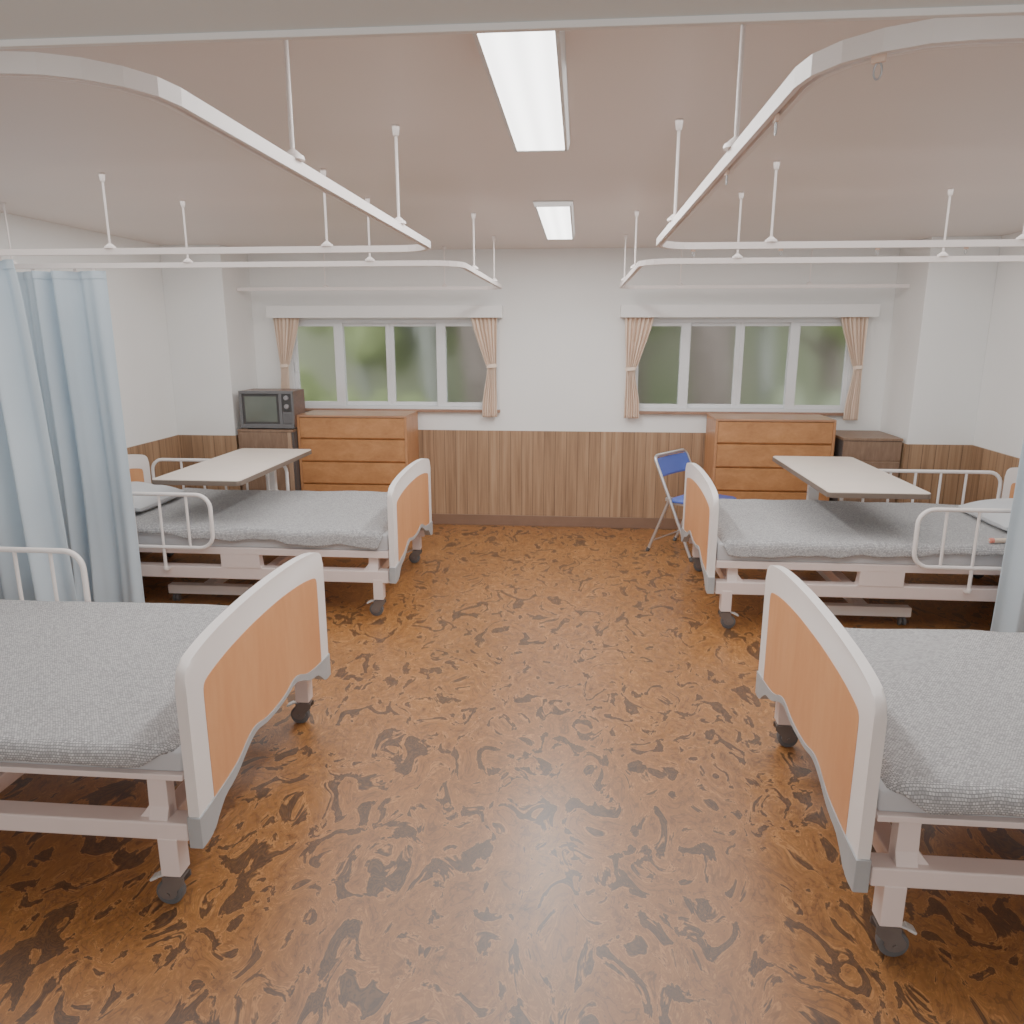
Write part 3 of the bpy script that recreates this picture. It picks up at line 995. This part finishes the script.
# ------------------------------------------------------------------ overbed tables
def make_table(label, colx):
    """local: x centred; y=0 at the near edge of the top"""
    t = thing('overbed_table', label, 'table', group='overbed tables across the back beds')
    w, L, zt = 0.286, 1.32, 0.819
    def rr(a, b, c, d, r):
        p = []
        for cx, cy, s in ((c - r, d - r, 0), (a + r, d - r, pi / 2), (a + r, b + r, pi), (c - r, b + r, 3 * pi / 2)):
            p += [(cx + r * cos(s + k * pi / 10), cy + r * sin(s + k * pi / 10)) for k in range(6)]
        return p
    m = MB(); m.prism(rr(-w + 0.003, 0.003, w - 0.003, L - 0.003, 0.03), zt - 0.006, zt, 'z', bev=0.0015)
    top = m.build('tabletop', M['table'], t)
    m = MB(); m.prism(rr(-w, 0, w, L, 0.032), zt - 0.033, zt - 0.004, 'z', bev=0.002)
    m.build('table_edging', M['table_edge'], top)
    m = MB(); m.box(colx - 0.046, colx + 0.046, 1.225, 1.275, 0.12, 0.5, 0.006)
    m.box(colx - 0.038, colx + 0.038, 1.23, 1.27, 0.48, zt - 0.03, 0.004)
    m.build('column', M['table_metal'], t, smooth=False)
    m = MB(); m.box(-0.16, 0.16, 0.75, 1.28, zt - 0.052, zt - 0.03, 0.004)
    m.build('top_bracket', M['table_metal'], t, smooth=False)
    m = MB()
    m.box(-0.272, 0.272, 0.045, 0.105, 0.062, 0.122, 0.006)
    m.box(-0.272, 0.272, 1.225, 1.285, 0.062, 0.122, 0.006)
    m.box(colx - 0.036, colx + 0.036, 0.1, 1.23, 0.07, 0.115, 0.004)
    m.build('base_frame', M['table_metal'], t, smooth=False)
    for sx in (-1, 1):
        for yy in (0.075, 1.255):
            c = MB(); x = sx * 0.235
            c.cyl((x, yy, 0.045), (x, yy, 0.064), 0.013, n=12)
            for q in (-1, 1):
                c.cyl((x + q * 0.013 - 0.007, yy + 0.006, 0.025), (x + q * 0.013 + 0.007, yy + 0.006, 0.025), 0.025, n=18, bev=0.003)
            c.cyl((x - 0.018, yy + 0.006, 0.025), (x + 0.018, yy + 0.006, 0.025), 0.009, n=10)
            c.box(x - 0.016, x + 0.016, yy - 0.012, yy + 0.018, 0.046, 0.054, 0.002)
            c.build('castor', M['rubber'], t)
    return t
tb = make_table('cream overbed table across the back left bed, in front of the television', -0.035)
tb.location = (-2.345, 4.405, 0)
tb = make_table('cream overbed table across the back right bed, near the right edge curtain', 0.012)
tb.location = (1.712, 4.375, 0)

# ------------------------------------------------------------------ dressers
def make_dresser(label):
    """local: x 0..0.9 wide, front at y=0, back at y=0.485"""
    t = thing('dresser', label, 'dresser', group='orange wooden chests of drawers under the windows')
    W, D, Hh = 0.932, 0.455, 1.034
    m = MB()
    m.box(0, 0.02, 0, D, 0, Hh - 0.018, 0.002); m.box(W - 0.02, W, 0, D, 0, Hh - 0.018, 0.002)
    m.box(0.02, W - 0.02, D - 0.012, D, 0.02, Hh - 0.02)
    m.box(0.02, W - 0.02, 0.012, D - 0.01, 0, 0.09)
    m.box(0.02, W - 0.02, 0.05, D - 0.01, 0.09, Hh - 0.03)
    m.build('dresser_case', M['dresser_body'], t, smooth=False)
    m = MB(); m.box(0, W, 0, D, Hh - 0.018, Hh, 0.003)
    m.build('dresser_top', M['dresser_top'], t, smooth=False)
    zs = [1.014, 0.832, 0.638, 0.446, 0.262, 0.092]
    for i in range(5):
        a, b = zs[i + 1] + 0.002, zs[i] - 0.002
        m = MB()
        # front with a bevelled finger pull along the lower edge
        m.prism([(0.004, a + 0.014), (0.004, b - 0.002), (0.008, b), (0.048, b), (0.048, a), (0.017, a), ], 0.022, W - 0.022, 'x', bev=0.0)
        m.build('drawer', M['dresser_front'], t, smooth=False)
    return t
d1 = make_dresser('orange wooden chest of drawers under the left window, right of the television')
d1.location = (-2.345, 6.18, 0)
dup(d1, (1.094, 6.18, 0), 0, 'orange wooden chest of drawers under the right window, behind the blue chair')

# bedside cabinets
t = thing('tall_cabinet', 'brown bedside cabinet carrying the television', 'cabinet', (-2.83, 6.10, 0))
W, D, Hh = 0.478, 0.5, 0.918
m = MB(); m.box(0.012, W, 0.014, D, 0, Hh - 0.02, 0.003); m.build('cabinet_case', M['cab_dark'], t, smooth=False)
m = MB(); m.box(0.0, W - 0.003, 0.0, D, Hh - 0.02, Hh, 0.003); m.build('cabinet_top', M['cab'], t, smooth=False)
m = MB(); m.box(0.004, W - 0.055, 0.0, 0.02, 0.05, Hh - 0.022, 0.002); m.build('cabinet_door', M['cab'], t, smooth=False)
m = MB(); m.box(W - 0.053, W - 0.02, 0.0, 0.02, 0.05, Hh - 0.022, 0.002); m.build('front_stile', M['cab_edge'], t, smooth=False)

t = thing('low_cabinet', 'brown wooden bedside cabinet right of the right dresser', 'cabinet', (2.072, 6.12, 0))
W, D, Hh = 0.445, 0.5, 0.902
m = MB(); m.box(0.0, W, 0.012, D, 0, Hh - 0.022, 0.003); m.build('cabinet_case', M['cab_dark'], t, smooth=False)
m = MB(); m.box(-0.004, W + 0.003, -0.006, D, Hh - 0.022, Hh, 0.003); m.build('cabinet_top', M['cab'], t, smooth=False)
m = MB(); m.box(0.004, W - 0.002, 0.0, 0.02, 0.722, Hh - 0.026, 0.002); m.build('drawer', M['cab'], t, smooth=False)
m = MB(); m.box(0.004, W - 0.002, 0.0, 0.02, 0.06, 0.712, 0.002); m.build('cabinet_door', M['cab'], t, smooth=False)
m = MB(); m.box(0.004, W - 0.002, 0.008, 0.02, 0.711, 0.723); m.build('front_rail', M['cab_edge'], t, smooth=False)

# ------------------------------------------------------------------ television
t = thing('television', 'small old box television with grey screen and dial panel, on the brown cabinet', 'television', (-2.800, 6.105, 0.918))
W, D, Hh = 0.458, 0.30, 0.318
m = MB()
m.box(0.004, W - 0.004, 0.02, D, 0.014, Hh, 0.006); m.box(0.05, W - 0.05, D - 0.01, D + 0.07, 0.04, Hh - 0.05, 0.02)
m.build('television_case', M['tv_wood'], t, smooth=False)
m = MB()
for x0, x1, z0, z1 in ((0, W, Hh - 0.024, Hh), (0, W, 0.012, 0.046), (0, 0.024, 0.012, Hh), (W - 0.014, W, 0.012, Hh), (0.338, 0.364, 0.012, Hh)):
    m.box(x0, x1, 0.0 if z1 - z0 < 0.1 else 0.0012, 0.03, z0 + (0 if z1 - z0 < 0.1 else 0.01), z1 - (0 if z1 - z0 < 0.1 else 0.01), 0.003)
m.build('front_bezel', M['tv_case'], t, smooth=False)
m = MB(); m.box(0.02, 0.342, 0.012, 0.03, 0.04, Hh - 0.02); m.build('screen_surround', M['tv_dark'], t, smooth=False)
def scr(u, v):
    x, z = 0.046 + u * 0.27, 0.064 + v * 0.208
    b = 0.012 * (1 - (2 * u - 1) ** 2) * (1 - (2 * v - 1) ** 2)
    return Vector((x, 0.011 - b * 0.7, z))
m = MB(); m.grid(16, 14, scr); o = m.build('screen', M['tv_screen'], t)
m = MB(); m.box(0.366, W - 0.016, 0.006, 0.03, 0.150, Hh - 0.026, 0.002); p = m.build('dial_panel', M['tv_dark'], t, smooth=False)
for z in (0.262, 0.192):
    m = MB(); m.cyl((0.404, -0.012, z), (0.404, 0.008, z), 0.018, 0.02, n=20, bev=0.002); m.box(0.401, 0.407, -0.018, -0.010, z - 0.016, z + 0.016, 0.001)
    m.build('channel_dial', M['tv_silver'], p)
m = MB(); m.box(0.366, W - 0.016, 0.006, 0.03, 0.05, 0.146, 0.002)
for k in range(9):
    m.box(0.374, W - 0.024, 0.003, 0.01, 0.058 + k * 0.009, 0.062 + k * 0.009)
m.build('speaker_grille', M['tv_case'], t, smooth=False)
m = MB()
for x in (0.05, W - 0.05):
    for y in (0.05, D - 0.04): m.cyl((x, y, 0), (x, y, 0.016), 0.014, n=12)
m.build('television_foot', M['tv_dark'], t)

# ------------------------------------------------------------------ folding chair (local: +x forward, y to the side)
ang = math.atan2(-0.245, 0.32)
t = thing('folding_chair', 'blue folding pipe chair behind the back right bed', 'chair', (0.866, 5.968, 0), ang)
# local origin: middle between the four feet; near side is -y
hw = 0.235
R = 0.0125
TOP = (-0.168, 0.775); FF = (0.195, 0.012); RF = (-0.205, 0.012); PV = (-0.02, 0.462)
def lerp(a, b, k): return (a[0] + (b[0] - a[0]) * k, a[1] + (b[1] - a[1]) * k)
# front legs and back hoop in one bent tube
rc = 0.05
d = Vector((TOP[0] - FF[0], 0, TOP[1] - FF[1])).normalized()
pts = [Vector((FF[0], -hw, FF[1]))]
tp = Vector((TOP[0], 0, TOP[1]))
for k in range(7):
    a = k / 6 * pi / 2
    pts.append(tp - d * (rc * (1 - sin(a))) + Vector((0, -hw + rc * (1 - cos(a)), 0)))
for k in range(7):
    a = k / 6 * pi / 2
    pts.append(tp - d * (rc * (1 - cos(a))) + Vector((0, hw - rc * (1 - sin(a)), 0)))
pts.append(Vector((FF[0], hw, FF[1])))
m = MB(); m.tube(pts, R, False, 12)
fr = m.build('front_frame', M['chrome'], t)
m = MB()
q = lerp(FF, TOP, 0.26)
m.cyl((q[0], -hw, q[1]), (q[0], hw, q[1]), 0.008, n=10); m.build('front_stretcher', M['chrome'], t)
for s in (-1, 1):
    yy = s * (hw - 0.026)
    J = (-0.028, 0.455)
    m = MB(); m.tube([(RF[0], yy, RF[1]), (J[0], yy, J[1])], R * 0.95, False, 12)
    m.build('rear_leg', M['chrome'], t)
    m = MB(); m.box(-0.045, -0.005, min(s * (hw + 0.014), s * (hw - 0.04)), max(s * (hw + 0.014), s * (hw - 0.04)), 0.44, 0.468, 0.004); m.build('hinge', M['chrome'], t)
    for (fx, fz, y2) in ((FF[0], 0, s * hw), (RF[0], 0, yy)):
        m = MB(); m.cyl((fx + (0.006 if fx > 0 else -0.006), y2, 0), (fx - (0.006 if fx > 0 else -0.006), y2, 0.034), 0.016, 0.014, n=14, bev=0.003); m.build('rubber_foot', M['rubber'], t)
m = MB()
q = lerp(RF, (-0.028, 0.455), 0.18)
m.cyl((q[0], -hw + 0.026, q[1]), (q[0], hw - 0.026, q[1]), 0.006, n=10); m.build('rear_stretcher', M['chrome'], t)
# back pad: curved sheet wrapped between the tubes
def pad(u, v):
    k = 0.795 + 0.175 * v
    p = lerp(FF, TOP, k)
    y = (-hw + 0.006) + u * (2 * hw - 0.012)
    b = -0.02 * (1 - (2 * u - 1) ** 2)
    return Vector((p[0] + b, y, p[1]))
m = MB(); m.grid(20, 10, pad)
o = m.build('backrest', M['blue'], t)
sm = o.modifiers.new('thick', 'SOLIDIFY'); sm.thickness = 0.018; sm.offset = 0
# seat
sp = []
sx0, sx1 = -0.03, 0.34
for cx_, cy_, s0 in ((sx1 - 0.05, hw - 0.07, 0), (sx0 + 0.04, hw - 0.06, pi / 2), (sx0 + 0.04, -hw + 0.06, pi), (sx1 - 0.05, -hw + 0.07, 3 * pi / 2)):
    sp += [(cx_ + 0.045 * cos(s0 + k * pi / 10), cy_ + 0.045 * sin(s0 + k * pi / 10)) for k in range(6)]
m = MB(); m.prism(sp, 0.428, 0.452, 'z', bev=0.008); m.build('seat', M['blue'], t)
m = MB(); m.box(sx0, sx1 - 0.02, -hw + 0.028, -hw + 0.044, 0.412, 0.43, 0.002); m.box(sx0, sx1 - 0.02, hw - 0.044, hw - 0.028, 0.412, 0.43, 0.002); m.box(sx1 - 0.036, sx1 - 0.02, -hw + 0.03, hw - 0.03, 0.412, 0.43, 0.002)
m.build('seat_frame', M['chrome'], t, smooth=False)

# ------------------------------------------------------------------ nurse call handset on the back right bed
t = thing('call_handset', 'small beige stick handset with a pink ring end, on the back right bed', 'handset', (2.335, 4.335, 0.566), 0.08)
m = MB(); m.cyl((0, 0, 0), (0.16, 0, 0), 0.0135, n=18, bev=0.003); m.build('handset_body', M['handset'], t)
m = MB(); m.cyl((-0.022, 0, 0), (0.002, 0, 0), 0.0145, 0.0155, n=18, bev=0.004); b = m.build('ring_end', M['pink'], t)
m = MB(); m.cyl((-0.027, 0, 0), (-0.02, 0, 0), 0.007, n=14, bev=0.002); m.build('call_button', M['handset'], b)

# ------------------------------------------------------------------ outside the windows
m = MB(); m.box(-9, 9, YB + 0.3, 16, -0.25, -0.15)
S(m.build('outside_ground', M['soil'], smooth=False))
m = MB(); m.box(-9, 9, 13.0, 13.2, -0.2, 4.6)
S(m.build('outside_wall', M['stone'], smooth=False))
def foliage(m, c, r, n, seed, flat=1.0):
    rnd = random.Random(seed)
    for i in range(n):
        a = rnd.uniform(0, 2 * pi); e = rnd.uniform(-1, 1); q = rnd.random() ** 0.5
        p = Vector(c) + Vector((r * q * cos(a) * sqrt(1 - e * e * .5), r * q * 0.6 * sin(a), r * q * e * flat))
        t_ = bmesh.new()
        bmesh.ops.create_icosphere(t_, subdivisions=2, radius=r * rnd.uniform(0.28, 0.45))
        for v in t_.verts:
            v.co *= 1 + 0.35 * mnoise.noise(v.co * (4.5 / r) + Vector((i * 3.1, seed, 0)))
        m._merge(t_, Matrix.Translation(p))
def tree(x, y, h, r, label, leaf, bark, seed, tr=0.12, zc=None, group='trees outside the windows'):
    t = thing('garden_tree', label, 'tree', (x, y, -0.16), group=group)
    m = MB()
    pts = [(0.0, 0, 0), (0.05, 0, h * 0.3), (-0.04, 0, h * 0.6), (0.05, 0.05, h * 0.95)]
    m.tube(pts, tr, False, 12)
    for k in range(4):
        a = k * 1.7 + seed
        m.cyl((0, 0, h * (0.5 + 0.1 * k)), (0.7 * r * cos(a), 0.4 * r * sin(a), h * (0.72 + 0.1 * k)), tr * 0.4, tr * 0.2, n=8)
    m.build('trunk', M[bark], t)
    m = MB(); foliage(m, (0, 0, h if zc is None else zc), r, 34, seed)
    m.build('crown', M[leaf], t, smooth=False)
def shrub(x, y, r, label, leaf, seed, flat=0.8):
    t = thing('garden_shrub', label, 'shrub', (x, y, -0.16), group='shrubs outside the windows')
    m = MB(); foliage(m, (0, 0, r * flat * 0.9 + 0.05), r, 34, seed, flat)
    m.build('foliage', M[leaf], t, smooth=False)
    m = MB()
    for k in range(5):
        m.cyl((0, 0, 0), (0.4 * r * cos(k * 1.3), 0.3 * r * sin(k * 1.3), r * flat), 0.03, 0.015, n=8)
    m.build('stem', M['bark'], t)
shrub(-3.9, 9.4, 0.85, 'blurred green shrub outside, behind the first pane of the left window', 'leaf_a', 3)
shrub(-2.55, 9.2, 0.62, 'blurred green shrub outside, low behind the second pane of the left window', 'leaf_a', 8, 1.0)
tree(-3.1, 11.0, 2.4, 1.2, 'blurred green tree outside, behind the middle panes of the left window', 'leaf_a', 'pale_bark', 11, 0.1)
tree(-1.95, 10.2, 2.9, 1.0, 'blurred pale-trunked tree outside, behind the third pane of the left window', 'leaf_b', 'pale_bark', 14, 0.13)
tree(-1.15, 9.7, 3.4, 0.9, 'blurred thick brown trunk outside, behind the fourth pane of the left window', 'leaf_b', 'bark', 21, 0.34)
tree(0.85, 11.2, 2.9, 1.0, 'blurred tree outside, behind the first pane of the right window', 'leaf_a', 'bark', 25, 0.1)
tree(1.62, 9.8, 3.4, 0.9, 'blurred brown trunk outside, behind the second pane of the right window', 'leaf_b', 'bark', 31, 0.27)
tree(2.42, 10.4, 3.3, 0.9, 'blurred grey-barked tree outside, behind the third pane of the right window', 'leaf_b', 'pale_bark', 36, 0.1)
tree(3.35, 10.6, 2.9, 1.1, 'blurred leafy tree outside, behind the last pane of the right window', 'leaf_a', 'bark', 41, 0.16)
shrub(2.75, 9.6, 0.6, 'blurred dull shrub outside, low behind the right half of the right window', 'leaf_b', 45, 1.0)

# ------------------------------------------------------------------ world and fill lamps
w = bpy.data.worlds.new('world')
SC.world = w
w.use_nodes = True
bg = w.node_tree.nodes['Background']
bg.inputs[0].default_value = (0.86, 0.93, 1.0, 1)
bg.inputs[1].default_value = 3.0

def area(name, loc, rot, sx, sy, energy, col=(1, 1, 1)):
    la = bpy.data.lights.new(name, 'AREA')
    la.shape = 'RECTANGLE'; la.size = sx; la.size_y = sy; la.energy = energy; la.color = col
    o = bpy.data.objects.new(name, la); COL.objects.link(o)
    o.location = loc; o.rotation_euler = rot
    return o
# added fill lights without fixtures: one behind the camera, one under the ceiling
area('front_fill', (CX, -2.3, 1.4), (radians(90), 0, 0), 5.0, 2.0, 58, (1, 0.985, 0.97))
area('overhead_fill', (CX, 3.95, ZC - 0.004), (0, 0, 0), 5.6, 3.5, 126, (1, 0.985, 0.97))

SC.view_settings.view_transform = 'AgX'
SC.view_settings.look = 'AgX - Low Contrast'
SC.view_settings.exposure = 0.28
